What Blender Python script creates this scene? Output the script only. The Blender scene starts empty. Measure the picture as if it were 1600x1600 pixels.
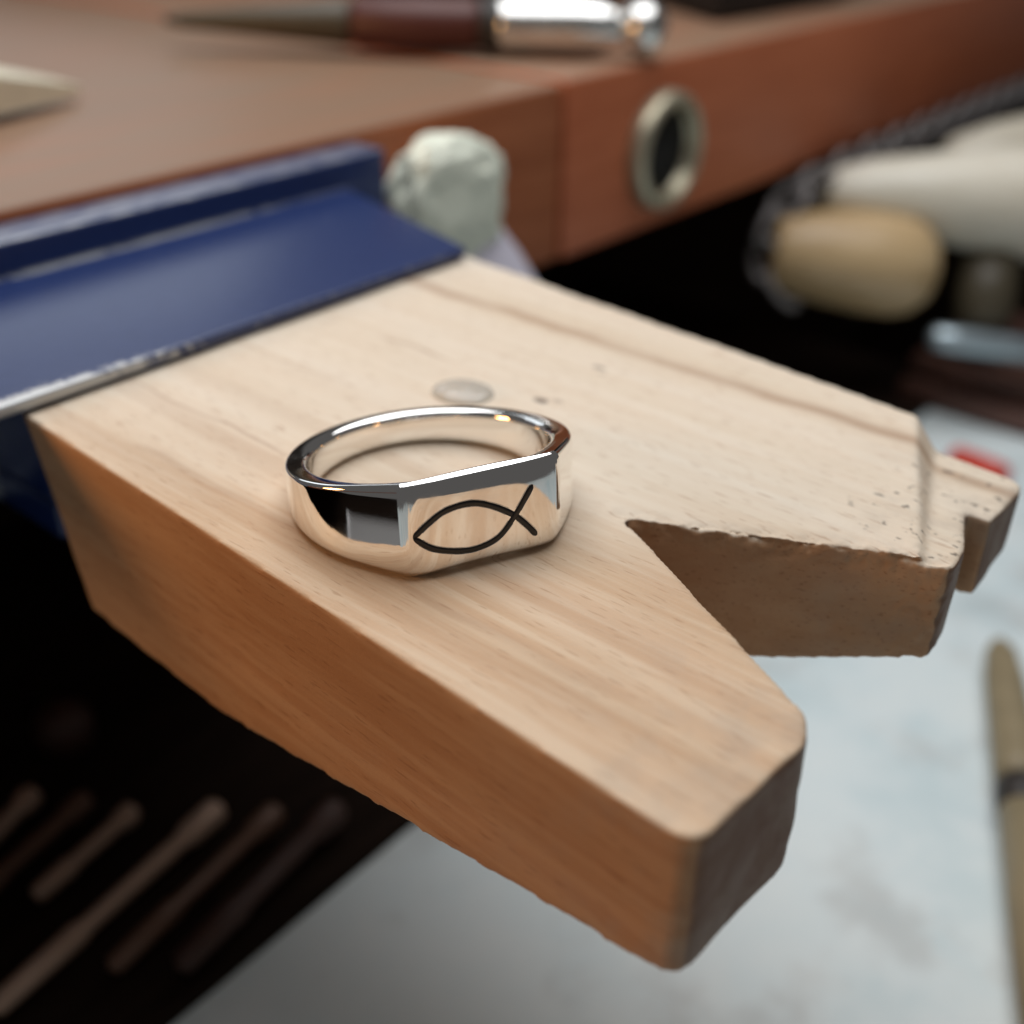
import bpy, bmesh, math, random
from mathutils import Vector, Matrix, noise

# ------------------------------------------------------------------ basics
# All coordinates below are millimetres; MM turns them into metres.
# Origin: top face of the bench pin under the ring.  +X along the pin to its
# tip, +Y across it, +Z up.
MM = 0.001
SC = bpy.context.scene
COL = SC.collection
random.seed(7)

# ------------------------------------------------------------------ camera
cam_d = bpy.data.cameras.new('camera')
cam = bpy.data.objects.new('camera', cam_d)
COL.objects.link(cam)
right = Vector((0.763669, 0.645503, 0.011624))
fwd = Vector((-0.548876, 0.658622, -0.514735))
fwd.normalize()
right = (right - fwd * right.dot(fwd)).normalized()
down = fwd.cross(right)
m = Matrix((right, -down, -fwd)).transposed().to_4x4()
m.translation = Vector((57.6867, -57.9338, 48.3831)) * MM
cam.matrix_world = m
cam_d.sensor_width = 36.0
cam_d.lens = 39.85
cam_d.clip_start = 0.005
cam_d.clip_end = 20.0
cam_d.dof.use_dof = True
cam_d.dof.focus_distance = 0.0855
cam_d.dof.aperture_fstop = 16.5
cam_d.dof.aperture_blades = 0
SC.camera = cam

# ------------------------------------------------------------------ world, lamps, exposure
W = bpy.data.worlds.new('World')
SC.world = W
W.use_nodes = True
W.node_tree.nodes['Background'].inputs[0].default_value = (1.0, 0.97, 0.96, 1)
W.node_tree.nodes['Background'].inputs[1].default_value = 0.085


def area(name, loc, target, size, power, color, size_y=None):
    l = bpy.data.lights.new(name, 'AREA')
    l.energy = power
    l.color = color
    l.size = size * MM
    if size_y:
        l.shape = 'RECTANGLE'
        l.size_y = size_y * MM
    o = bpy.data.objects.new(name, l)
    COL.objects.link(o)
    o.location = Vector(loc) * MM
    d = (Vector(target) - Vector(loc)).normalized()
    o.rotation_euler = d.to_track_quat('-Z', 'Y').to_euler()
    return o


area('bench_lamp', (-70, 95, 330), (-5, 10, 0), 360, 1.66, (0.97, 0.98, 1.0))
area('window_light', (-780, 330, 330), (-40, 40, 0), 480, 0.48, (0.85, 0.93, 1.0), 260)
area('warm_lamp', (-150, -175, 60), (-15, -15, -12), 60, 0.205, (1.0, 0.52, 0.19))

SC.view_settings.view_transform = 'Standard'
SC.view_settings.look = 'None'
SC.view_settings.exposure = 0.0
SC.view_settings.gamma = 1.0
SC.view_settings.use_curve_mapping = False
SC.cycles.use_denoising = True
SC.cycles.max_bounces = 10


# ------------------------------------------------------------------ material helpers
class NT:
    def __init__(self, name):
        self.m = bpy.data.materials.new(name)
        self.m.use_nodes = True
        self.t = self.m.node_tree
        self.b = self.t.nodes['Principled BSDF']
        tc = self.t.nodes.new('ShaderNodeTexCoord')
        self.co = self.map(tc.outputs['Object'], (1000, 1000, 1000))   # millimetres

    def n(self, kind):
        return self.t.nodes.new(kind)

    def l(self, a, b):
        self.t.links.new(a, b)

    def put(self, sock, v):
        if hasattr(v, 'is_output') or isinstance(v, bpy.types.NodeSocket):
            self.l(v, sock)
        else:
            sock.default_value = v

    def map(self, v, scale, loc=(0, 0, 0), rot=(0, 0, 0)):
        n = self.n('ShaderNodeMapping')
        self.l(v, n.inputs[0])
        n.inputs['Location'].default_value = loc
        n.inputs['Rotation'].default_value = rot
        n.inputs['Scale'].default_value = scale
        return n.outputs[0]

    def noise(self, v, scale=1.0, detail=4, rough=0.55, dist=0.0):
        n = self.n('ShaderNodeTexNoise')
        self.l(v, n.inputs['Vector'])
        n.inputs['Scale'].default_value = scale
        n.inputs['Detail'].default_value = detail
        n.inputs['Roughness'].default_value = rough
        n.inputs['Distortion'].default_value = dist
        return n.outputs[0]

    def ramp(self, f, stops):
        n = self.n('ShaderNodeValToRGB')
        self.l(f, n.inputs[0])
        e = n.color_ramp.elements
        while len(e) < len(stops):
            e.new(0.5)
        for s, (p, c) in zip(e, stops):
            s.position = p
            s.color = c if len(c) == 4 else (*c, 1)
        return n.outputs[0]

    def math(self, op, a, b=0.0, c=0.0):
        n = self.n('ShaderNodeMath')
        n.operation = op
        for i, v in enumerate((a, b, c)):
            self.put(n.inputs[i], v)
        return n.outputs[0]

    def smooth(self, v, lo, hi, a=0.0, b=1.0):
        n = self.n('ShaderNodeMapRange')
        n.interpolation_type = 'SMOOTHSTEP'
        self.put(n.inputs[0], v)
        for i, x in enumerate((lo, hi, a, b)):
            n.inputs[i + 1].default_value = x
        return n.outputs[0]

    def mix(self, f, a, b, mode='MIX'):
        n = self.n('ShaderNodeMix')
        n.data_type = 'RGBA'
        n.blend_type = mode
        self.put(n.inputs[0], f)
        for i, v in ((6, a), (7, b)):
            if isinstance(v, tuple):
                v = v if len(v) == 4 else (*v, 1)
            self.put(n.inputs[i], v)
        return n.outputs[2]

    def sep(self, v):
        n = self.n('ShaderNodeSeparateXYZ')
        self.l(v, n.inputs[0])
        return n.outputs

    def bump(self, h, strength, dist):
        n = self.n('ShaderNodeBump')
        n.inputs['Strength'].default_value = strength
        n.inputs['Distance'].default_value = dist * MM
        self.l(h, n.inputs['Height'])
        self.l(n.outputs[0], self.b.inputs['Normal'])

    def set(self, color=None, rough=None, metal=None, **kw):
        if color is not None:
            if isinstance(color, tuple):
                color = color if len(color) == 4 else (*color, 1)
            self.put(self.b.inputs['Base Color'], color)
        if rough is not None:
            self.put(self.b.inputs['Roughness'], rough)
        if metal is not None:
            self.put(self.b.inputs['Metallic'], metal)
        for k, v in kw.items():
            self.put(self.b.inputs[k.replace('_', ' ')], v)
        return self.m


def mat_beech():
    k = NT('beech_wood')
    x, y, z = k.sep(k.co)
    warp = k.noise(k.map(k.co, (0.03, 0.10, 0.10)), 1.0, 2)
    yy = k.math('ADD', y, k.math('MULTIPLY', warp, 5.0))
    # broad figure and growth lines, running along the pin
    broad = k.noise(k.map(k.co, (0.012, 0.14, 0.14)), 1.0, 3, 0.5, 0.4)
    fine = k.noise(k.map(k.co, (0.035, 0.75, 0.75), rot=(0, 0, 0.03)), 1.0, 5, 0.6, 0.3)
    c = k.ramp(broad, [(0.30, (0.68, 0.575, 0.445)), (0.5, (0.72, 0.62, 0.495)), (0.72, (0.745, 0.655, 0.54))])
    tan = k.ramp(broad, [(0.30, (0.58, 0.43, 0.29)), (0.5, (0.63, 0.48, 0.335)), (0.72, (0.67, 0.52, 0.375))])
    falloff_tan = k.smooth(k.math('ADD', k.math('ADD', y, k.math('MULTIPLY', x, -0.45)), k.math('MULTIPLY', k.math('SUBTRACT', warp, 0.5), 16.0)), 14.0, -14.0)  # light falloff toward the near side and tip put into the colour
    c = k.mix(falloff_tan, c, tan)
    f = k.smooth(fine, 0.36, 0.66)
    c = k.mix(f, k.mix(k.math('ADD', k.math('MULTIPLY', falloff_tan, 0.42), 0.20), c, (0.80, 0.66, 0.55), 'MULTIPLY'), c)
    # darker heart lines, strongest in the near half of the board
    w = k.n('ShaderNodeTexWave')
    w.wave_type = 'BANDS'
    w.bands_direction = 'Y'
    w.inputs['Scale'].default_value = 0.045
    w.inputs['Distortion'].default_value = 3.0
    w.inputs['Detail'].default_value = 3.0
    w.inputs['Detail Scale'].default_value = 0.5
    k.l(k.map(k.co, (0.22, 1.0, 1.0), rot=(0, 0, 0.05)), w.inputs['Vector'])
    near = k.smooth(y, 16.0, -2.0)
    heart = k.math('MULTIPLY', k.smooth(w.outputs[1], 0.62, 0.98), k.math('MULTIPLY', near, 0.20))
    c = k.mix(heart, c, (0.36, 0.20, 0.105))
    # one long brown streak by the far edge and two short ones
    wob = k.math('MULTIPLY', k.math('SUBTRACT', k.noise(k.map(k.co, (0.05, 0.0, 0.0)), 1.0, 2), 0.5), 4.0)
    def streak(y0, half, x0, x1, amt, slope=0.0):
        yl = k.math('ADD', k.math('MULTIPLY', x, slope), y0)
        d = k.math('ABSOLUTE', k.math('SUBTRACT', k.math('SUBTRACT', y, yl), wob))
        a = k.smooth(d, half, half * 0.1)
        g = k.math('MULTIPLY', k.smooth(x, x0, x0 + 6), k.smooth(x, x1, x1 - 6))
        br = k.smooth(k.noise(k.map(k.co, (0.10, 0.5, 0.5)), 1.0, 3), 0.25, 0.6, 0.45, 1.0)
        return k.math('MULTIPLY', k.math('MULTIPLY', k.math('MULTIPLY', a, g), br), amt)
    for s in ((38.6, 1.7, -60, 60, 0.62), (23.6, 0.45, -32, -17, 0.6), (-1.6, 0.4, -44, -12, 0.45),
              (-9.5, 0.9, -30, 30, 0.35), (12.0, 0.35, -44, -20, 0.25)):
        c = k.mix(streak(*s), c, (0.33, 0.19, 0.11))
    # beech flecks
    fl = k.noise(k.map(k.co, (0.42, 4.2, 4.2)), 1.0, 1, 0.4)
    c = k.mix(k.smooth(fl, 0.63, 0.73, 0.0, 0.5), c, (0.36, 0.21, 0.12))
    # shade on upright faces put into the colour; end grain takes more dirt
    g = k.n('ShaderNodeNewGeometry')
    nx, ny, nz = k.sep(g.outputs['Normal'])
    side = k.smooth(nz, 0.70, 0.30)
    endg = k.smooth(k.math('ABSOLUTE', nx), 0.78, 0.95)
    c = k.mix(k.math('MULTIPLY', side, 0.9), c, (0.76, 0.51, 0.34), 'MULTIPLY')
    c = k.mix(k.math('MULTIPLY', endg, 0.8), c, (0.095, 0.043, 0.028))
    endl = k.noise(k.map(k.co, (0.6, 0.22, 0.22), rot=(0.5, 0, 0)), 1.0, 4, 0.6, 1.5)
    c = k.mix(k.math('MULTIPLY', endg, k.smooth(endl, 0.45, 0.62, 0.0, 0.3)), c, (0.24, 0.15, 0.12))
    # grey handling grime toward the working tip, black filing specks
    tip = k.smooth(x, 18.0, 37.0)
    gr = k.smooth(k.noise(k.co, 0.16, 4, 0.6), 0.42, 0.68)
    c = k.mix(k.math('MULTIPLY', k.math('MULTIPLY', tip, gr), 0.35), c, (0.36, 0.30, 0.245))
    sp = k.noise(k.map(k.co, (0.7, 0.9, 0.9)), 1.0, 2, 0.5)
    spz = k.math('MULTIPLY', k.smooth(x, 24.0, 30.0), k.smooth(y, 19.0, 22.0))
    c = k.mix(k.math('MULTIPLY', spz, k.math('MULTIPLY', k.smooth(nz, 0.4, 0.7), k.smooth(sp, 0.63, 0.70, 0.0, 0.8))), c, (0.06, 0.05, 0.045))
    for sx, sy, r, a in ((-5.6, 22.3, 0.75, 0.85), (-4.3, 23.3, 0.6, 0.35), (-6.1, 32.6, 0.6, 0.6), (-4.9, 31.5, 0.4, 0.3)):
        dx = k.math('MULTIPLY', k.math('SUBTRACT', x, sx), 0.6)
        dy = k.math('SUBTRACT', y, sy)
        rr = k.math('SQRT', k.math('ADD', k.math('MULTIPLY', dx, dx), k.math('MULTIPLY', dy, dy)))
        rr = k.math('ADD', rr, k.math('MULTIPLY', k.math('SUBTRACT', k.noise(k.co, 1.6, 3), 0.5), 0.7))
        c = k.mix(k.smooth(rr, r, r * 0.3, 0.0, a), c, (0.09, 0.06, 0.05))
    h = k.math('ADD', k.math('MULTIPLY', fl, 0.5), k.math('ADD', k.math('MULTIPLY', fine, 0.6), k.noise(k.co, 3.0, 3)))
    k.bump(h, 0.45, 0.09)
    return k.set(c, k.smooth(broad, 0.2, 0.8, 0.62, 0.5), Specular_IOR_Level=0.18)


def mat_board(name, dark, light, rough=0.4, ax=(0.25, 0.02, 0.25), spec=0.5, worn=None):
    k = NT(name)
    f = k.noise(k.map(k.co, ax), 1.0, 5, 0.6, 0.8)
    fine = k.noise(k.map(k.co, tuple(4 * a for a in ax)), 1.0, 4, 0.6, 0.3)
    c = k.ramp(k.math('ADD', k.math('MULTIPLY', f, 0.7), k.math('MULTIPLY', fine, 0.3)), [(0.35, dark), (0.65, light)])
    if worn:
        g = k.n('ShaderNodeNewGeometry')
        nz = k.sep(g.outputs['Normal'])[2]
        c = k.mix(k.math('MULTIPLY', k.smooth(nz, 0.3, 0.9), k.smooth(f, 0.3, 0.7, 0.98, 0.70)), c, worn)
    k.bump(fine, 0.15, 0.2)
    return k.set(c, rough, Specular_IOR_Level=spec)


def mat_paint():
    k = NT('navy_paint')
    x, y, z = k.sep(k.co)
    n1 = k.noise(k.map(k.co, (0.8, 0.25, 0.8)), 1.0, 5, 0.65)
    n2 = k.noise(k.co, 0.5, 4)
    # rubbed front lip: wider toward the near end
    wide = k.smooth(y, 16.0, -22.0, -0.5, 2.3)
    d = k.math('SUBTRACT', -39.9, x)
    lip = k.smooth(k.math('ADD', k.math('SUBTRACT', d, wide), k.math('MULTIPLY', k.math('SUBTRACT', k.noise(k.co, 0.9, 5, 0.7), 0.5), 4.5)), 0.5, -0.7)
    top = k.smooth(z, 0.3, 0.9)
    lip = k.math('MULTIPLY', lip, top)
    # chipped seam at the foot of the back wall and along its top
    seam = k.smooth(k.math('ABSOLUTE', k.math('ADD', x, 72.5)), 1.3, 0.3)
    seam = k.math('MULTIPLY', seam, k.smooth(n1, 0.36, 0.54, 0.0, 0.8))
    zz = k.math('ABSOLUTE', k.math('SUBTRACT', z, 3.9))
    seam = k.math('MULTIPLY', seam, k.smooth(zz, 1.6, 2.2))
    seam = k.math('MULTIPLY', seam, k.smooth(y, 66.0, 20.0, 0.1, 1.0))
    chips = k.smooth(n2, 0.72, 0.76, 0.0, 0.4)
    gn = k.n('ShaderNodeNewGeometry')
    up = k.math('MULTIPLY', k.smooth(k.sep(gn.outputs['Normal'])[2], 0.6, 0.9), k.smooth(z, 5.0, 5.8))
    seam = k.math('ADD', seam, k.math('MULTIPLY', up, k.smooth(n1, 0.35, 0.7, 0.08, 0.42)))
    bare = k.math('MINIMUM', k.math('ADD', k.math('ADD', lip, seam), chips), 1.0)
    c = k.mix(bare, k.mix(n2, (0.007, 0.021, 0.095), (0.013, 0.031, 0.122)), (0.52, 0.53, 0.53))
    k.bump(k.math('ADD', n2, k.math('MULTIPLY', n1, 0.3)), 0.12, 0.25)
    return k.set(c, k.smooth(bare, 0.0, 1.0, 0.34, 0.42), k.math('MULTIPLY', bare, 0.3), Specular_IOR_Level=0.6)


def mat_plain(name, color, rough=0.5, metal=0.0, var=0.15, scale=0.3, bump=0.0, **kw):
    k = NT(name)
    f = k.noise(k.co, scale, 4, 0.6)
    c = k.mix(f, tuple(v * (1 - var) for v in color), tuple(min(1, v * (1 + var)) for v in color))
    if bump:
        k.bump(f, 0.4, bump)
    return k.set(c, k.smooth(f, 0.2, 0.8, max(0.0, rough - 0.06), rough + 0.06), metal, **kw)


def mat_tray():
    k = NT('pale_tray')
    a = k.noise(k.co, 0.022, 5, 0.6)
    b = k.noise(k.map(k.co, (1, 1, 1), loc=(90, 20, 0)), 0.05, 4, 0.6)
    c = k.ramp(a, [(0.32, (0.50, 0.64, 0.67)), (0.5, (0.70, 0.78, 0.785)), (0.7, (0.775, 0.82, 0.805))])
    c = k.mix(k.smooth(b, 0.52, 0.72, 0.0, 0.35), c, (0.36, 0.33, 0.30))
    k.bump(b, 0.3, 0.5)
    return k.set(c, 0.6)


def mat_silver():
    k = NT('polished_silver')
    f = k.noise(k.co, 0.35, 4, 0.6)
    sc = k.noise(k.map(k.co, (9.0, 0.7, 5.0), rot=(0.3, 0.2, 0.7)), 1.0, 2, 0.5)
    k.bump(sc, 0.05, 0.012)
    return k.set((0.94, 0.925, 0.90), k.smooth(f, 0.45, 0.75, 0.03, 0.11), 1.0)


M = {
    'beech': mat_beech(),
    'silver': mat_silver(),
    'black': mat_plain('black_enamel', (0.006, 0.005, 0.006), 0.35),
    'paint': mat_paint(),
    'bench': mat_board('mahogany_board', (0.30, 0.088, 0.034), (0.42, 0.138, 0.058), 0.42, spec=0.3, worn=(0.245, 0.165, 0.108)),
    'bench_r': mat_board('red_mahogany_board', (0.44, 0.120, 0.050), (0.58, 0.180, 0.082), 0.42, spec=0.3, worn=(0.245, 0.165, 0.108)),
    'darkwood_shade': mat_board('dark_wood_and_shade', (0.010, 0.006, 0.004), (0.022, 0.013, 0.009), 0.8, spec=0.05),  # dark rack wood, also painted shade on the under-bench panels
    'drawer': mat_board('brown_drawer_wood', (0.07, 0.03, 0.022), (0.15, 0.07, 0.05), 0.5, (0.02, 0.25, 0.25)),
    'tray': mat_tray(),
    'brass': mat_plain('aged_brass', (0.50, 0.45, 0.33), 0.42, 0.8),
    'palebrass': mat_plain('pale_brass', (0.80, 0.72, 0.54), 0.35, 0.4),
    'steel': mat_plain('worn_steel', (0.62, 0.62, 0.61), 0.30, 1.0),
    'satin': mat_plain('satin_steel', (0.80, 0.79, 0.76), 0.22, 1.0),
    'dullsteel': mat_plain('dull_rod_steel', (0.50, 0.34, 0.25), 0.45, 0.2),
    'brownrod': mat_plain('dim_brown_rod', (0.16, 0.085, 0.055), 0.45, 0.1),
    'hole': mat_plain('bore_shade', (0.006, 0.005, 0.004), 0.8),
    'olive': mat_plain('dark_olive_grip', (0.075, 0.060, 0.036), 0.45),
    'redgrip': mat_plain('dark_red_grip', (0.085, 0.020, 0.013), 0.45),
    'blackcase': mat_plain('black_case', (0.008, 0.009, 0.010), 0.5),
    'wax': mat_plain('pale_green_wax', (0.78, 0.81, 0.68), 0.55, 0.0, 0.22, 0.3, 0.8),
    'lilac': mat_plain('lilac_plastic', (0.70, 0.66, 0.76), 0.5, 0.0, 0.05),
    'handle': mat_board('turned_handle_wood', (0.46, 0.31, 0.15), (0.62, 0.45, 0.25), 0.38, (0.05, 0.05, 0.4)),
    'cream': mat_board('cream_handle_wood', (0.66, 0.61, 0.49), (0.76, 0.72, 0.61), 0.36, (0.05, 0.05, 0.3)),
    'cream2': mat_board('ivory_handle_wood', (0.58, 0.53, 0.42), (0.70, 0.65, 0.53), 0.36, (0.05, 0.05, 0.3)),
    'chain': mat_plain('grey_chain_steel', (0.22, 0.205, 0.20), 0.5, 0.4),
    'bluesteel': mat_plain('blue_grey_steel', (0.42, 0.50, 0.54), 0.35, 0.7),
    'red': mat_plain('red_plastic', (0.62, 0.045, 0.02), 0.35),
    'green': mat_plain('green_plastic', (0.02, 0.30, 0.10), 0.4),
    'grey': mat_plain('grey_card', (0.34, 0.335, 0.33), 0.6),
    'white': mat_plain('white_card', (0.75, 0.75, 0.76), 0.6),
    'tan': mat_plain('tan_handle', (0.27, 0.215, 0.125), 0.5, 0.0, 0.2, 0.12),
    'band': mat_plain('dark_band', (0.030, 0.024, 0.020), 0.5),
    'knob': mat_plain('brown_knob', (0.055, 0.022, 0.014), 0.55),
    'glue': mat_plain('clear_glue', (0.80, 0.76, 0.68), 0.10, 0.0, 0.1, 0.8, 0.25, Transmission_Weight=0.55, IOR=1.42),
}


# ------------------------------------------------------------------ object helpers
def new_mesh(name, verts, faces, smooth=True):
    me = bpy.data.meshes.new(name)
    me.from_pydata([tuple(c * MM for c in v) for v in verts], [], faces)
    me.validate()
    bm = bmesh.new()
    bm.from_mesh(me)
    bmesh.ops.recalc_face_normals(bm, faces=bm.faces)
    bm.to_mesh(me)
    bm.free()
    me.polygons.foreach_set('use_smooth', [smooth] * len(me.polygons))
    return me


def tag(o, label=None, cat=None, group=None, kind=None):
    for k_, v in (('label', label), ('category', cat), ('group', group), ('kind', kind)):
        if v:
            o[k_] = v
    return o


def link(name, me, mat, parent=None):
    o = bpy.data.objects.new(name, me)
    COL.objects.link(o)
    if mat is not None:
        me.materials.clear()
        me.materials.append(mat)
    if parent is not None:
        o.parent = parent
        o.matrix_parent_inverse = Matrix.Translation(-world_loc(parent))
    return o


def world_loc(o):
    v = Vector((0, 0, 0))
    while o is not None:
        if o.type == 'EMPTY':
            v += o.location
        o = o.parent if o.type != 'EMPTY' else None
    return v


def thing(name, loc, label, cat, group=None):
    o = bpy.data.objects.new(name, None)
    o.empty_display_size = 0.01
    COL.objects.link(o)
    o.location = Vector(loc) * MM
    return tag(o, label, cat, group)


def child(name, me, mat, parent):
    """Part of an Empty-rooted thing, or sub-part of a part; meshes stay in world coordinates."""
    o = bpy.data.objects.new(name, me)
    COL.objects.link(o)
    me.materials.clear()
    me.materials.append(mat)
    o.parent = parent
    if parent.type == 'EMPTY':
        o.matrix_parent_inverse = Matrix.Translation(-Vector(parent.location))
    return o


def box_me(name, lo, hi, bevel=0.6, seg=3, shape=None):
    bm = bmesh.new()
    bmesh.ops.create_cube(bm, size=1.0)
    for v in bm.verts:
        for i in range(3):
            v.co[i] = lo[i] + (v.co[i] + 0.5) * (hi[i] - lo[i])
    if shape:
        shape(bm)
    if bevel:
        bmesh.ops.bevel(bm, geom=bm.edges[:], offset=bevel, segments=seg, affect='EDGES', profile=0.5)
    bm.verts.index_update()
    vs = [tuple(v.co) for v in bm.verts]
    fs = [[v.index for v in f.verts] for f in bm.faces]
    bm.free()
    me = new_mesh(name, vs, fs, True)
    return me


def prism_me(name, pts, z0, z1, bevel=0.4, seg=3):
    bm = bmesh.new()
    vs = [bm.verts.new((p[0], p[1], z1)) for p in pts]
    f = bm.faces.new(vs)
    r = bmesh.ops.extrude_face_region(bm, geom=[f])
    for v in [g for g in r['geom'] if isinstance(g, bmesh.types.BMVert)]:
        v.co.z = z0
    bmesh.ops.recalc_face_normals(bm, faces=bm.faces)
    if bevel:
        bmesh.ops.bevel(bm, geom=bm.edges[:], offset=bevel, segments=seg, affect='EDGES', profile=0.5)
    bm.verts.index_update()
    a = [tuple(v.co) for v in bm.verts]
    b = [[v.index for v in f.verts] for f in bm.faces]
    bm.free()
    return new_mesh(name, a, b, True)


def frame(d):
    d = Vector(d).normalized()
    a = Vector((0, 0, 1)) if abs(d.z) < 0.9 else Vector((1, 0, 0))
    u = a.cross(d).normalized()
    return d, u, d.cross(u)


def lathe_me(name, p0, p1, prof, n=36):
    """prof: list of (t along p0-p1 in 0..1, radius)."""
    p0, p1 = Vector(p0), Vector(p1)
    d, u, w = frame(p1 - p0)
    L = (p1 - p0).length
    vs, fs = [], []
    for t, r in prof:
        for k in range(n):
            a = 2 * math.pi * k / n
            vs.append(p0 + d * (t * L) + (u * math.cos(a) + w * math.sin(a)) * max(r, 1e-3))
    for i in range(len(prof) - 1):
        for k in range(n):
            k2 = (k + 1) % n
            fs.append([i * n + k, i * n + k2, (i + 1) * n + k2, (i + 1) * n + k])
    fs.append(list(range(n))[::-1])
    fs.append([(len(prof) - 1) * n + k for k in range(n)])
    return new_mesh(name, vs, fs)


def round_end(t0, r0, L, r, steps=8, start=True):
    """Profile points of a domed end: from the axis to radius r (or back)."""
    out = []
    for i in range(steps + 1):
        a = math.pi / 2 * i / steps
        out.append((t0 + (1 if start else -1) * (L - L * math.cos(a)), r * math.sin(a)))
    return out if start else out[::-1]


def torus_me(name, c, axis, R, r, n=40, m_=14, stretch=(1, 1)):
    d, u, w = frame(axis)
    c = Vector(c)
    vs, fs = [], []
    for i in range(n):
        a = 2 * math.pi * i / n
        e = u * math.cos(a) + w * math.sin(a)
        ce = c + u * math.cos(a) * R * stretch[0] + w * math.sin(a) * R * stretch[1]
        for j in range(m_):
            b = 2 * math.pi * j / m_
            vs.append(ce + e * (r * math.cos(b)) + d * (r * math.sin(b)))
    for i in range(n):
        for j in range(m_):
            i2, j2 = (i + 1) % n, (j + 1) % m_
            fs.append([i * m_ + j, i2 * m_ + j, i2 * m_ + j2, i * m_ + j2])
    return new_mesh(name, vs, fs)


def arc(c, p, q, r, n=7):
    """Rounded corner points at c between the incoming edge from p and the outgoing edge to q."""
    c, p, q = Vector(c), Vector(p), Vector(q)
    a, b = (p - c).normalized(), (q - c).normalized()
    s, e = c + a * r, c + b * r
    out = []
    for i in range(n):
        t = i / (n - 1)
        out.append(tuple((s * (1 - t) ** 2 + c * (2 * t * (1 - t)) + e * t ** 2)))
    return out


# ================================================================== SETTING
# pale sheet in the catch tray below the pin
def sheet(name, x0, x1, y0, y1, z, n, amp):
    vs, fs = [], []
    for i in range(n + 1):
        for j in range(n + 1):
            x, y = x0 + (x1 - x0) * i / n, y0 + (y1 - y0) * j / n
            vs.append((x, y, z + amp * noise.noise(Vector((x, y, 0)) * 0.02)))
    for i in range(n):
        for j in range(n):
            a = i * (n + 1) + j
            fs.append([a, a + 1, a + n + 2, a + n + 1])
    return new_mesh(name, vs, fs)


tag(link('tray_floor', sheet('tray_floor', -40, 320, -260, 262, -90, 60, 1.2), M['tray']), kind='structure')
tag(link('dark_floor', box_me('dark_floor', (-400, -300, -112), (-38, 262, -88.5), 0.5), M['darkwood_shade']), kind='structure')

# added near-black panels standing in for the shade under the bench
backdrop = thing('under_bench_backdrop', (-170, 100, -112), 'added near-black panels for the shade under the brown workbench', 'dark panels')
child('back_panel', box_me('back_panel', (-176, -300, -420), (-170, 520, -27.5), 0.5), M['darkwood_shade'], backdrop)
child('side_panel', box_me('side_panel', (-169, 500, -400), (260, 506, -27.5), 0.5), M['darkwood_shade'], backdrop)

# ================================================================== WORKBENCH
bench = thing('workbench', (-150, 120, -27), 'reddish brown wooden workbench with blue clamp on its edge', 'workbench')
child('bench_board', box_me('bench_board', (-520, -300, -27), (-80.5, 121.5, 7.6), 1.1, 4), M['bench'], bench)
child('bench_board', box_me('bench_board', (-520, 122.0, -27), (-79.6, 620, 8.4), 1.1, 4), M['bench_r'], bench)
gx, gy, gz = -79.6, 155.0, -10.5
fer = child('socket_ferrule', lathe_me('socket_ferrule', (gx - 2, gy, gz), (gx + 4.2, gy, gz),
            [(0, 12.6), (0.62, 12.6), (0.80, 12.4), (0.93, 11.8), (1.0, 10.9), (1.0, 10.5), (0.93, 9.9), (0.8, 9.5), (0.33, 9.3)], 56), M['brass'], bench)
child('socket_bore', lathe_me('socket_bore', (gx + 0.1, gy, gz), (gx + 0.7, gy, gz), [(0, 9.4), (1, 9.4)], 40), M['hole'], fer)  # flat black disc painted as the shade inside the bore

# ================================================================== CLAMP
clamp = thing('bench_clamp', (-60, 20, -26), 'navy blue painted metal clamp gripping the beech pin', 'clamp')
child('top_plate', prism_me('top_plate', [(-39.9, 49.2), (-40.4, -48), (-73.5, -48), (-73.5, 58.6)], 0.35, 1.75, 0.45, 4), M['paint'], clamp)
child('back_wall', box_me('back_wall', (-80.2, -48, -26), (-73.0, 67.0, 6.0), 0.7, 4), M['paint'], clamp)
child('lower_jaw', box_me('lower_jaw', (-72.9, -4, -26), (-58, 47.0, -20.6), 0.6), M['paint'], clamp)
child('inner_cheek', box_me('inner_cheek', (-72.9, -4, -20.5), (-58, -1, 0.3), 0.5), M['paint'], clamp)

# ================================================================== BENCH PIN
pin = thing('bench_pin', (0, 15, -16), 'pale beech wood bench pin with V notch, carrying the silver ring', 'bench pin')
B_, C_, D_, E_ = (37.2, -17.1), (38.0, -3.5), (13.5, 9.45), (36.9, 21.1)
outl = [(-45, -12.8)]
outl += arc(B_, (-45, -12.8), C_, 2.2)
outl += arc(C_, B_, D_, 2.8)
outl += [D_]
outl += arc(E_, D_, (36.3, 25.2), 0.9, 4)
outl += [(36.3, 25.2), (35.2, 28.2), (34.0, 31.6), (33.9, 32.2), (36.1, 31.9), (36.0, 36.0)]
outl += arc((35.6, 43.0), (36.0, 36.0), (-45, 51.0), 2.6)
outl += [(-45, 51.0)]


def raw_obj(name, verts, faces):
    me = bpy.data.meshes.new(name)
    me.from_pydata(verts, [], faces)
    bm = bmesh.new()
    bm.from_mesh(me)
    bmesh.ops.recalc_face_normals(bm, faces=bm.faces)
    bm.to_mesh(me)
    bm.free()
    o = bpy.data.objects.new(name, me)
    COL.objects.link(o)
    return o


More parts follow.
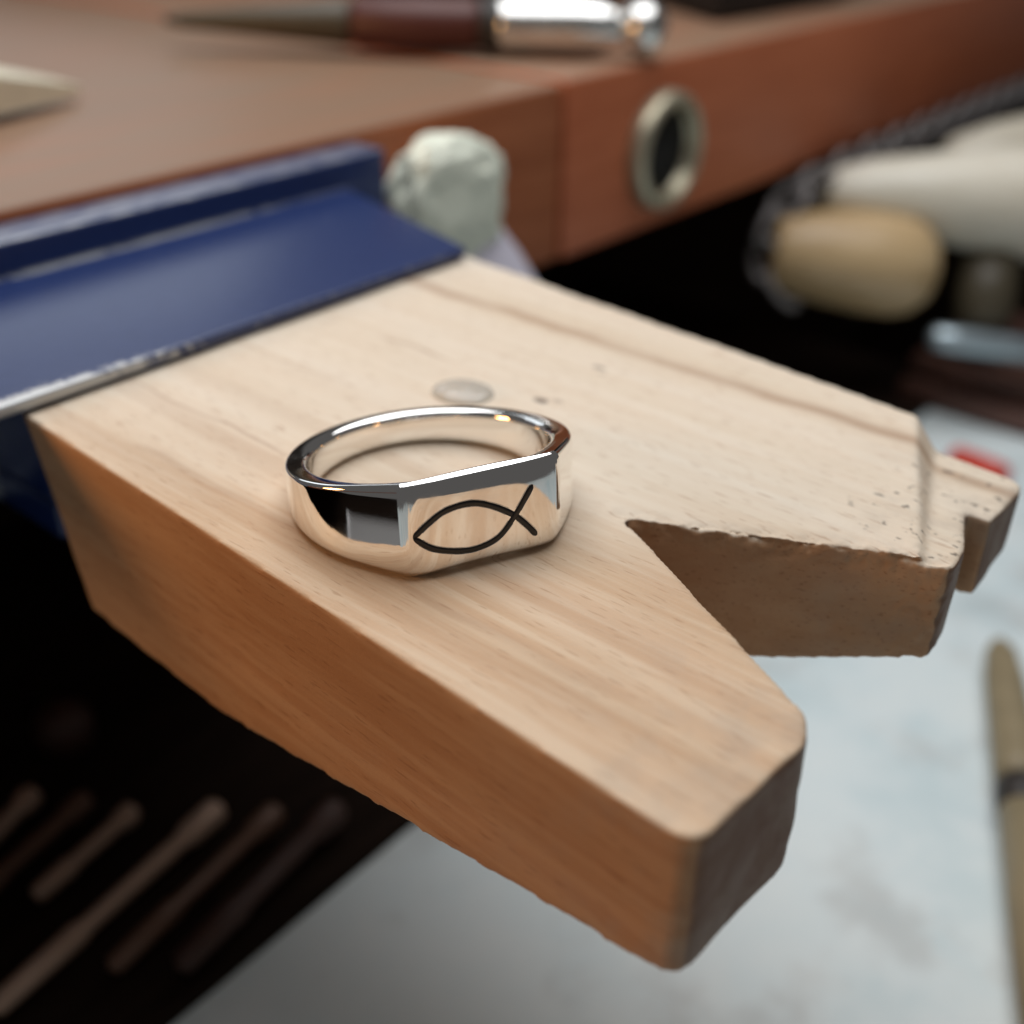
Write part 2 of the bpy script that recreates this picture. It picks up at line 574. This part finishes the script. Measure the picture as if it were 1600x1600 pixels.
def raw_prism(name, pts, zt, zb):
    n = len(pts)
    ft = zt if callable(zt) else (lambda x, y: zt)
    fb = zb if callable(zb) else (lambda x, y: zb)
    vs = [(p[0], p[1], ft(*p)) for p in pts] + [(p[0], p[1], fb(*p)) for p in pts]
    fs = [list(range(n))[::-1], list(range(n, 2 * n))]
    for i in range(n):
        j = (i + 1) % n
        fs.append([i, j, n + j, n + i])
    return raw_obj(name, vs, fs)


base = raw_prism('block_base', outl, 0.0, -20.2)


def under(x, y):            # sloped underside, a little thinner toward the far prong
    return -20.2 + 0.175 * (x + 12.0) + 0.050 * (y + 15.0)


cut_under = raw_prism('cut', [(-12, -40), (60, -40), (60, 80), (-12, 80)], under, -60)
# tilted ledge filed into the far prong's end
led = lambda x, y: -0.55 - (y - 21.0) * 0.10
line_ = lambda y_: 34.6 - (y_ - 20.0) * 0.4417
low_ = [(line_(y_) - 0.85 * led(0, y_), y_, led(0, y_)) for y_ in (12.0, 62.0)]
low_ += [(60, 62.0, led(0, 62)), (60, 12.0, led(0, 12))]
top_ = [(line_(y_) - 4.25, y_, 5.0) for y_ in (12.0, 62.0)] + [(60, 62.0, 5.0), (60, 12.0, 5.0)]
cut_ledge = raw_obj('cut', top_ + low_, [[0, 1, 2, 3], [7, 6, 5, 4], [0, 4, 5, 1], [1, 5, 6, 2], [2, 6, 7, 3], [3, 7, 4, 0]])
# slanted back shoulder
cut_back = raw_obj('cut', [(-60, -40, 5), (-43.0, -40, 5), (-43.0, 80, 5), (-60, 80, 5),
                           (-60, -40, -30), (-31.9, -40, -30), (-31.9, 80, -30), (-60, 80, -30)],
                   [[0, 1, 2, 3], [7, 6, 5, 4], [0, 4, 5, 1], [1, 5, 6, 2], [2, 6, 7, 3], [3, 7, 4, 0]])
for c_ in (cut_under, cut_ledge, cut_back):
    md = base.modifiers.new('b', 'BOOLEAN')
    md.operation = 'DIFFERENCE'
    md.solver = 'EXACT'
    md.object = c_
rm = base.modifiers.new('r', 'REMESH')
rm.mode = 'VOXEL'
rm.voxel_size = 0.3
sm = base.modifiers.new('s', 'SMOOTH')
sm.factor = 0.5
sm.iterations = 9
bpy.context.view_layer.update()
dg = bpy.context.evaluated_depsgraph_get()
pme = bpy.data.meshes.new_from_object(base.evaluated_get(dg))
for o_ in (base, cut_under, cut_ledge, cut_back):
    bpy.data.objects.remove(o_)


def seg_dist(p, a, b):
    ax, ay = a
    bx, by = b
    dx, dy = bx - ax, by - ay
    t = max(0, min(1, ((p[0] - ax) * dx + (p[1] - ay) * dy) / (dx * dx + dy * dy)))
    return math.hypot(p[0] - ax - t * dx, p[1] - ay - t * dy)


segs = [(outl[i], outl[(i + 1) % len(outl)]) for i in range(len(outl))]
notch = (D_, E_)
nrms = [v.normal.copy() for v in pme.vertices]
pts_ = [v.co.copy() for v in pme.vertices]
flat = []
for p, nrm in zip(pts_, nrms):
    d = 0.0
    # worn, slightly uneven faces
    d += 0.10 * noise.noise(p * 0.12)
    # ragged torn fibres on the sawn notch edge and the ledge corner
    dn = seg_dist(p, *notch)
    if dn < 1.6 and p.z > -2.4:
        k_ = (1 - dn / 1.6) * max(0.0, 1 + p.z / 2.4)
        d += -k_ * (0.28 + 0.5 * noise.noise(Vector((p.x * 0.55, p.y * 0.55, p.z * 1.2))) + 0.3 * noise.noise(p * 2.1))
    de = math.hypot(p.x - 35.0, p.y - 20.8)
    if de < 3.6 and p.z < 0.2:
        d += -(1 - de / 3.6) * 0.25 * abs(noise.noise(p * 0.9)) * 1.6
    # small knocks along the tip edges and underside edges
    if p.x > 30 or p.z < -9:
        d += 0.07 * noise.noise(p * 0.35)
    # facets whittled on the near prong's end face
    if p.x > 35.6 and p.y < 0:
        d += 0.12 * abs(noise.noise(Vector((3.0, p.y * 0.22 + p.z * 0.1, p.z * 0.16 - p.y * 0.12)))) * 2.0
    q = (p + nrm * d) * MM
    flat += [q.x, q.y, q.z]
pme.vertices.foreach_set('co', flat)
pme.update()
pme.polygons.foreach_set('use_smooth', [True] * len(pme.polygons))
pme.name = 'wood_block'
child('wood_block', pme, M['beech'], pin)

# clear round drop of dried glue behind the ring
vs, fs = [], []
nr, na = 10, 40
for i in range(nr + 1):
    t = i / nr
    for j in range(na):
        a = 2 * math.pi * j / na
        rr = 3.3 * t * (1 + 0.05 * math.sin(2 * a + 1))
        vs.append((-12.6 + rr * math.cos(a), 18.4 + rr * math.sin(a) * 0.95,
                   -0.25 + 1.15 * math.sqrt(max(0, 1 - t ** 2.2)) + 0.08 * noise.noise(Vector((rr * math.cos(a), rr * math.sin(a), 0)) * 0.9)))
for i in range(nr):
    for j in range(na):
        j2 = (j + 1) % na
        fs.append([i * na + j, i * na + j2, (i + 1) * na + j2, (i + 1) * na + j])
child('glue_drop', new_mesh('glue_drop', vs, fs), M['glue'], pin)

# ================================================================== SIGNET RING
# local frame: s toward the signet face, u along the face, z up
RN = Vector((0.911, -0.412, 0.0)).normalized()
RU = Vector((0.412, 0.911, 0.0)).normalized()
RC = Vector((-0.97, 1.43, 0.0))
RI, RO, FACE, HALF = 9.9, 11.85, 11.3, 6.5
LEAN = 0.088          # the ring lies tilted on its narrow back, so the face leans back
ring = thing('signet_ring', (RC.x, RC.y, 0), 'polished silver signet ring engraved with a black fish outline', 'ring')


def outer(phi):
    """Outer plan radius in direction phi (0 = signet face)."""
    a = abs((phi + math.pi) % (2 * math.pi) - math.pi)
    pc = math.atan2(HALF, FACE)
    if a <= pc:
        u_ = FACE * math.tan(a)
        return (FACE - 0.28 * (abs(u_) / HALF) ** 6) / math.cos(a)
    # straight shoulder from the face corner, tangent to the shank
    cr = math.hypot(HALF, FACE - 0.28)
    tang = pc + math.acos(RO / cr)
    if a < tang:
        return RO / math.cos(a - tang)
    return RO


def zrange(s):
    t = max(0.0, min(1.0, (s + RO) / (RO + FACE)))
    top = 2.8 + 5.25 * (0.62 * t + 0.38 * t ** 2.2)
    bot = 0.06 + 0.55 * (4 * t * (1 - t)) * 0.6
    return bot, top


phis = set()
for i in range(260):
    phis.add(round(-math.pi + 2 * math.pi * i / 260, 6))
pc0 = math.atan2(HALF, FACE)
for sgn in (-1, 1):
    for i in range(-20, 21):
        phis.add(round(sgn * (pc0 + i * 0.004), 6))
phis = sorted(phis)
vs, fs = [], []
for phi in phis:
    ro_ = sum(outer(phi + q_) for q_ in (-0.030, -0.020, -0.010, 0.0, 0.010, 0.020, 0.030)) / 7
    zb, zt = zrange(ro_ * math.cos(phi))
    # the inner rim follows the same sloping top plane
    zbi, zti = zrange(RI * math.cos(phi))
    head = max(0.0, math.cos(phi)) ** 3
    sec = []
    K = 8
    def corner(cr, cz, rad, a0):
        for i in range(K + 1):
            a = a0 + math.pi / 2 * i / K
            sec.append((cr + rad * math.cos(a), cz + rad * math.sin(a)))
    rbo, rto = 0.55 + 0.6 * head, 0.34 + 0.22 * head
    # bottom outer -> top outer -> top inner -> bottom inner
    corner(ro_ - rbo, zb + rbo, rbo, -math.pi / 2)
    n0 = len(sec)
    hgt = (zt - rto) - (zb + rbo)
    for i in range(1, 16):
        q = i / 16
        sec.append((ro_, zb + rbo + hgt * q))
    corner(ro_ - rto, zt - rto, rto, 0)
    corner(RI + 0.62, zti - 0.62, 0.62, math.pi / 2)
    for i in range(1, 8):
        sec.append((RI - 0.05 * math.sin(math.pi * i / 8), zti - 0.62 + (zbi - zti + 1.24) * i / 8))
    corner(RI + 0.62, zbi + 0.62, 0.62, math.pi)
    # pillow the signet face toward its rim
    for r_, z_ in sec:
        if r_ > RI + 0.8:
            tt = (z_ - (zb + zt) / 2) / ((zt - zb) / 2)
            r_ -= 0.30 * head * abs(tt) ** 5
            # the lower corners of the head are rolled round
            low = max(0.0, min(1.0, 1.0 - (z_ - zb) / 4.4))
            lim = 13.6 - 1.55 * low ** 1.2
            h_ = max(0.0, 0.5 - abs(r_ - lim) / 1.2) if low > 0 else 0.0
            r_ = min(r_, lim) - h_ * h_ * 0.6
        p = RC + RN * (r_ * math.cos(phi) + (8.0 - z_) * LEAN) + RU * (r_ * math.sin(phi))
        vs.append((p.x, p.y, z_))
ns, npn = len(sec), len(phis)
for i in range(npn):
    i2 = (i + 1) % npn
    for j in range(ns):
        j2 = (j + 1) % ns
        fs.append([i * ns + j, i2 * ns + j, i2 * ns + j2, i * ns + j2])
band = child('band', new_mesh('band', vs, fs), M['silver'], ring)


def resample(pts):
    P = [Vector((a, b, 0)) for a, b in pts]
    P = [P[0] * 2 - P[1]] + P + [P[-1] * 2 - P[-2]]
    out = []
    for i in range(1, len(P) - 2):
        for q in range(10):
            t = q / 10
            a, b, c, d = P[i - 1], P[i], P[i + 1], P[i + 2]
            out.append(0.5 * ((2 * b) + (c - a) * t + (2 * a - 5 * b + 4 * c - d) * t * t + (3 * b - a - 3 * c + d) * t ** 3))
    out.append(P[-2])
    return out


def on_face(u_, z_, lift):
    tt = (z_ - 4.05) / 4.0
    s_ = FACE - 0.28 * (abs(u_) / HALF) ** 6 - 0.30 * abs(tt) ** 5 + lift + (8.0 - z_) * LEAN
    X = RC + RN * s_ + RU * u_
    return (X.x, X.y, z_)


def ribbon(name, pts, w, parent, lift=0.010):
    """Engraved line filled with black, lying in the signet face: pts are (u, z)."""
    out = resample(pts)
    N = len(out)
    joints = (Vector((2.42 + U0, 3.72 + V0, 0)), Vector((-5.55 + U0, 3.62 + V0, 0)))
    secs = {'black': (((-1, -0.05), (-0.9, lift), (0.9, lift), (1, -0.05)), [], []),
            'silver': (((-1.22, -0.05), (-1.10, 0.030), (-0.97, 0.030), (-0.88, -0.05)), [], []),
            'silver2': (((0.88, -0.05), (0.97, 0.030), (1.10, 0.030), (1.22, -0.05)), [], [])}
    for i, p in enumerate(out):
        tg = (out[min(i + 1, N - 1)] - out[max(i - 1, 0)]).normalized()
        nn = Vector((-tg.y, tg.x, 0))
        e = min(i, N - 1 - i) / 3.0
        ww = w * (1 if e >= 1 else math.sqrt(max(0.05, 1 - (1 - e) ** 2)))
        ww *= 1 + 0.10 * noise.noise(Vector((p.x * 1.3, p.y * 1.3, 4.0)))
        for prof, vs, fs in secs.values():
            for side, lf in prof:
                q = p + nn * (ww * side)
                vs.append(on_face(q.x, q.y, lf))
    res = None
    for key, (prof, vs, fs) in secs.items():
        for i in range(N - 1):
            if key != 'black' and min((out[i] - J).length for J in joints) < 0.62:
                continue
            for j in range(3):
                fs.append([i * 4 + j, i * 4 + j + 1, (i + 1) * 4 + j + 1, (i + 1) * 4 + j])
        if key == 'black':
            res = child(name, new_mesh(name, vs, fs), M['black'], parent)
        else:
            child('engraved_edge', new_mesh('engraved_edge', vs, fs), M['silver'], parent)
    return res


U0 = -0.22
V0 = 0.22
upper = [(-5.55, 3.62), (-4.40, 4.55), (-2.95, 5.32), (-0.95, 5.46), (0.75, 4.86), (2.5, 3.72), (3.55, 2.66), (4.5, 1.45)]
lower = [(-5.55, 3.62), (-4.1, 2.45), (-2.0, 1.72), (-0.35, 1.62), (1.25, 2.12), (2.5, 3.40), (3.4, 4.66), (4.2, 5.85)]
eng = ribbon('fish_engraving', [(a + U0, b + V0) for a, b in upper], 0.265, band)
ribbon('fish_engraving', [(a + U0, b + V0) for a, b in lower], 0.265, band, 0.013)

# ================================================================== THINGS BESIDE THE CLAMP
bm = bmesh.new()
bmesh.ops.create_icosphere(bm, subdivisions=5, radius=1.0)
vs = []
for v in bm.verts:
    p = v.co.copy()
    q = Vector((math.copysign(abs(p.x) ** 0.8, p.x), math.copysign(abs(p.y) ** 0.75, p.y), math.copysign(abs(p.z) ** 0.75, p.z)))
    r = 1 + 0.13 * noise.noise(p * 1.7) + 0.10 * noise.noise(p * 4.1) - 0.10 * max(0, noise.noise(p * 2.6 + Vector((3, 1, 2))))
    q = Vector((q.x * 6.2, q.y * 11.6, q.z * 10.5)) * r
    vs.append((-71.6 + q.x * 0.9, 79.5 + q.y, -4.2 + q.z))
fs = [[v.index for v in f.verts] for f in bm.faces]
bm.free()
tag(link('wax_lump', new_mesh('wax_lump', vs, fs), M['wax']), 'rough pale green lump beside the right end of the blue clamp', 'lump')

fl_me = prism_me('plastic_flap', [(79, -9), (81, -7), (86, -6.2), (90, -9.5), (94.5, -16), (98.5, -24), (101, -31), (79, -31)], -1.0, 1.0, 0.7)
for v in fl_me.vertices:                       # stand the outline up, leaning back against the bench
    y_, z_, t_ = v.co.x, v.co.y, v.co.z
    v.co = Vector((-0.0655 - 0.30 * (z_ + 0.028) + t_, y_, z_ + 0.3 * t_))
fl_me.update()
tag(link('plastic_flap', fl_me, M['lilac']), 'smooth lilac plastic flap hanging below the pale green lump', 'flap')

# ================================================================== THINGS ON THE BENCH TOP
a, b = Vector((-164, 92, 13.6)), Vector((-81.5, 149.5, 14.6))
tool = thing('hand_tool', (-110, 115, 8), 'hand tool with red grip and shiny silver ball end on the bench', 'hand tool')
def along(t):
    return a + (b - a) * t
child('pointed_shaft', lathe_me('pointed_shaft', along(0.0), along(0.40), [(0, 0.8), (0.1, 1.6), (0.5, 3.0), (0.95, 4.6), (1, 4.2)]), M['olive'], tool)
child('grip', lathe_me('grip', along(0.40), along(0.665), [(0, 4.4), (0.05, 5.0), (0.5, 5.2), (0.95, 5.0), (1, 4.6)]), M['redgrip'], tool)
child('collar', lathe_me('collar', along(0.665), along(0.70), [(0, 4.8), (0.2, 5.3), (0.8, 5.3), (1, 4.8)]), M['band'], tool)
child('ferrule', lathe_me('ferrule', along(0.70), along(0.965), [(0, 5.0), (0.05, 5.4), (0.6, 5.4), (0.78, 4.9), (0.9, 3.6), (1, 2.6)]), M['satin'], tool)
L = 7.6
child('ball_end', lathe_me('ball_end', along(0.945), along(1.045), [(0.5 - 0.5 * math.cos(math.pi * i / 16), 5.1 * math.sin(math.pi * i / 16)) for i in range(17)]), M['satin'], tool)

vs = []
p0, p1 = Vector((-131, 50.5, 9.5)), Vector((-124, 8, 16.5))
d, u, w = frame(p1 - p0)
prof = [(0, 0.7, 0.7), (0.12, 2.2, 1.8), (0.5, 5.0, 4.2), (1.0, 8.0, 7.2)]
fs = []
for t, hx, hz in prof:
    c_ = p0 + (p1 - p0) * t
    for sx, sz in ((-1, 0.15), (-0.2, 1), (0.9, 0.55), (1, -0.9), (-0.9, -0.9)):
        vs.append(c_ + u * (hx * sx) + w * (hz * sz))
for i in range(len(prof) - 1):
    for k_ in range(5):
        k2 = (k_ + 1) % 5
        fs.append([i * 5 + k_, i * 5 + k2, (i + 1) * 5 + k2, (i + 1) * 5 + k_])
fs += [list(range(5)), [15 + i for i in range(5)]]
tag(link('pointed_tool', new_mesh('pointed_tool', vs, fs, False), M['palebrass']), 'pointed brass tool tip reaching in at the left edge of the bench', 'tool tip')

tag(link('black_case', prism_me('black_case', [(-98, 205), (-94, 262), (-115, 330), (-330, 330), (-330, 140), (-172, 192), (-132, 226)], 9.2, 48, 1.0), M['blackcase']),
    'black case standing on the bench behind the silver ball end', 'case')

# ================================================================== THINGS AT THE RIGHT, UNDER THE BENCH EDGE
file_h = lathe_me('short_handle', (-78.5, 211.5, -46), (-43, 237.5, -50.5),
                  [(0, 0.0), (0.0, 9.0), (0.03, 10.0), (0.25, 11.6), (0.55, 13.0), (0.75, 13.0), (0.87, 11.6), (0.95, 8.4), (0.985, 4.6), (1.0, 0.0)], 48)
tag(link('wooden_handle', file_h, M['handle']), 'short barrel shaped honey wood handle under the bench edge', 'handle')
big_h = lathe_me('pear_handle', (-74, 229, -33), (-8, 281, -36),
                 [(0, 0.0), (0.0, 4.0), (0.03, 6.0), (0.15, 9.0), (0.35, 11.6), (0.5, 13.6), (0.7, 15.5), (0.85, 15.0), (0.95, 11.0), (1.0, 0.0)], 56)
tag(link('wooden_handle', big_h, M['cream']), 'large pale cream pear shaped wooden handle at the right edge', 'handle')
third_h = lathe_me('far_handle', (-63, 283, -33), (-22, 330, -27),
                   [(0, 0.0), (0.0, 4.0), (0.05, 6.5), (0.25, 9.0), (0.6, 11.0), (0.85, 10.0), (0.97, 6.0), (1.0, 0.0)], 40)
tag(link('wooden_handle', third_h, M['cream2']), 'pale wooden handle farthest back, above the cream pear shaped handle', 'handle')
oh = lathe_me('olive_handle', (-35, 254, -48), (-31, 247, -66),
              [(0, 0.0), (0.0, 7.0), (0.5, 8.0), (0.9, 7.6), (1.0, 6.4), (1.0, 0.0)], 32)
tag(link('tool_stub', oh, M['olive']), 'dark olive tool stub hanging below the cream handle', 'tool stub')
rod = thing('steel_bar', (-20, 240, -66), 'flat blue grey steel bar below the wooden handles', 'bar')
child('bar', lathe_me('bar', (-38.5, 229, -65), (20, 271, -73), [(0, 1.4), (0.02, 3.0), (0.1, 3.4), (1.0, 3.6)], 28), M['bluesteel'], rod)
dr = thing('drawer_box', (40, 275, -90), 'brown wooden drawer box beyond the pale tray', 'drawer')
child('front_rail', box_me('front_rail', (-48, 240, -90), (140, 246, -84), 0.8), M['drawer'], dr)
child('top_rail', box_me('top_rail', (-48, 246, -83), (140, 300, -78), 0.8), M['drawer'], dr)
child('post', box_me('post', (-16, 259, -76.8), (-6, 272, -30), 0.8), M['drawer'], dr)
tag(link('red_cap', lathe_me('red_cap', (-20.5, 210, -86.4), (-4.5, 205.5, -86.2), round_end(0, 0, 0.12, 2.9) + [(0.5, 3.4)] + round_end(1.0, 0, 0.15, 3.6, start=False), 28), M['red']),
    'small bright red plastic cap on the tray past the far prong', 'cap')

# grey chain draped along the lower edge of the bench, ending in a loose loop
chain = thing('link_chain', (-75, 260, -45), 'grey metal link chain along the lower edge of the bench', 'chain')
path = [(-72.5, 209, -54.5), (-78.0, 208.5, -49), (-80.0, 209.5, -42.5), (-79.0, 213, -36), (-75.5, 217, -31.5), (-74.5, 226, -29.5),
        (-74.5, 238, -28.6), (-74.5, 256, -28.2), (-74.5, 280, -28), (-74.5, 310, -27.6), (-74.5, 345, -27.6), (-74.5, 385, -28), (-74.5, 430, -28)]
pv = [Vector(p) for p in path]
acc, pos, tan = 0.0, [], []
step = 8.6
for i in range(len(pv) - 1):
    seg = (pv[i + 1] - pv[i]).length
    while acc <= seg:
        pos.append(pv[i].lerp(pv[i + 1], acc / seg))
        tan.append((pv[i + 1] - pv[i]).normalized())
        acc += step
    acc -= seg
for i, (p, t) in enumerate(zip(pos, tan)):
    e = Vector((1, 0, 0)) if i % 2 == 0 else t.cross(Vector((1, 0, 0)))
    e = (e - t * e.dot(t)).normalized()
    uu = t
    ww = e.cross(t).normalized()
    vs, fs = [], []
    n_, m_ = 18, 7
    for q in range(n_):
        A = 2 * math.pi * q / n_
        rad = uu * math.cos(A) + ww * math.sin(A)
        ce = p + uu * math.cos(A) * 5.6 + ww * math.sin(A) * 3.7
        for s_ in range(m_):
            Bq = 2 * math.pi * s_ / m_
            vs.append(ce + rad * (1.35 * math.cos(Bq)) + e * (1.35 * math.sin(Bq)))
    for q in range(n_):
        for s_ in range(m_):
            fs.append([q * m_ + s_, ((q + 1) % n_) * m_ + s_, ((q + 1) % n_) * m_ + (s_ + 1) % m_, q * m_ + (s_ + 1) % m_])
    child('link', new_mesh('link', vs, fs), M['chain'], chain)

# ================================================================== THINGS IN THE TRAY
a, b = Vector((17.6, 138.5, -85.5)), Vector((57.5, 51.0, -85.0))
th = thing('file_handle', (33, 100, -90), 'slim tan tool handle with dark band lying on the pale tray', 'handle')
al = lambda t: a + (b - a) * t
child('shaft', lathe_me('shaft', al(0), al(0.425), [(0, 0.2), (0.02, 1.6), (0.1, 2.9), (0.3, 3.5), (0.9, 3.9), (1.0, 3.9)]), M['tan'], th)
child('dark_band', lathe_me('dark_band', al(0.425), al(0.49), [(0, 3.8), (0.15, 4.15), (0.85, 4.15), (1, 3.8)]), M['band'], th)
child('grip', lathe_me('grip', al(0.49), al(1.0), [(0, 3.9), (0.4, 4.3), (1, 4.3)]), M['tan'], th)

rods = [((-70.6, 3.8), (-66.6, -16.0), 1.5, 'short tan rod with bright end lying in the dark left corner'),
        ((-60.6, 12.8), (-53.6, -30.0), 1.7, 'long tan rod lying across the dark lower left corner'),
        ((-46.2, 25.2), (-40.6, -10.0), 1.9, 'dark rod nearest the pale tray in the lower left shadow'),
        ((-86.0, -4.5), (-78.0, -24.0), 1.6, 'rod cut off by the left edge of the shadowed corner'),
        ((-53.2, 18.5), (-47.6, -16.0), 1.6, 'dim brown rod between the long tan rod and the darkest rod'),
        ((-78.5, 0.5), (-72.0, -26.0), 1.5, 'dim brown rod just left of the short tan rod')]
for ri, ((x0, y0), (x1, y1), r, lab) in enumerate(rods):
    L_ = math.hypot(x1 - x0, y1 - y0)
    k_ = r / L_
    pr = [(0, 0.0)] + [(k_ * (1 - math.cos(math.pi / 2 * i / 6)), r * 1.25 * math.sin(math.pi / 2 * i / 6)) for i in range(1, 7)] + \
         [(0.16, r * 1.2), (0.2, r * 0.85), (0.62, r * 0.8), (0.66, r * 1.05), (0.97, r * 0.9), (1.0, 0.0)]
    tag(link('tool_rod', lathe_me('tool_rod', (x0, y0, -86.6 + r), (x1, y1, -86.6 + r), pr, 24), M[{2: 'knob', 4: 'brownrod', 5: 'brownrod'}.get(ri, 'dullsteel')]), lab, 'rod', 'rods in the shadowed corner')
tag(link('round_knob', lathe_me('round_knob', (-97, 7.5, -88.4), (-92, 4.5, -79),
         [(0, 0.0), (0, 3.6), (0.15, 4.4), (0.5, 5.0), (0.8, 4.2), (0.95, 2.2), (1, 0.0)], 28), M['knob']), 'dim reddish brown round knob in the left shadow under the pin', 'knob')

# box and clips added out of view for the reflection in ring's near shoulder
bx_ = thing('reflection_box', (-66, -138, -88.5), 'added unseen grey box with white edge, mirrored in the side of the ring', 'box')
child('lid', prism_me('lid', [(-66, -175), (-52, -120), (-28, -120), (-42, -175)], -88.4, -80, 0.4), M['grey'], bx_)
child('edge_strip', prism_me('edge_strip', [(-65.6, -174), (-52.3, -121), (-47.9, -121), (-61.2, -174)], -80.0, -79.2, 0.2), M['white'], bx_)
child('green_clip', lathe_me('green_clip', (-59.5, -139, -77.8), (-55.5, -133.0, -77.8), [(0, 0.4), (0.1, 1.4), (0.9, 1.4), (1, 0.4)], 16), M['green'], bx_)
child('red_clip', lathe_me('red_clip', (-51.8, -132, -78.0), (-49.8, -127.5, -78.0), [(0, 0.4), (0.1, 1.3), (0.9, 1.3), (1, 0.4)], 16), M['red'], bx_)
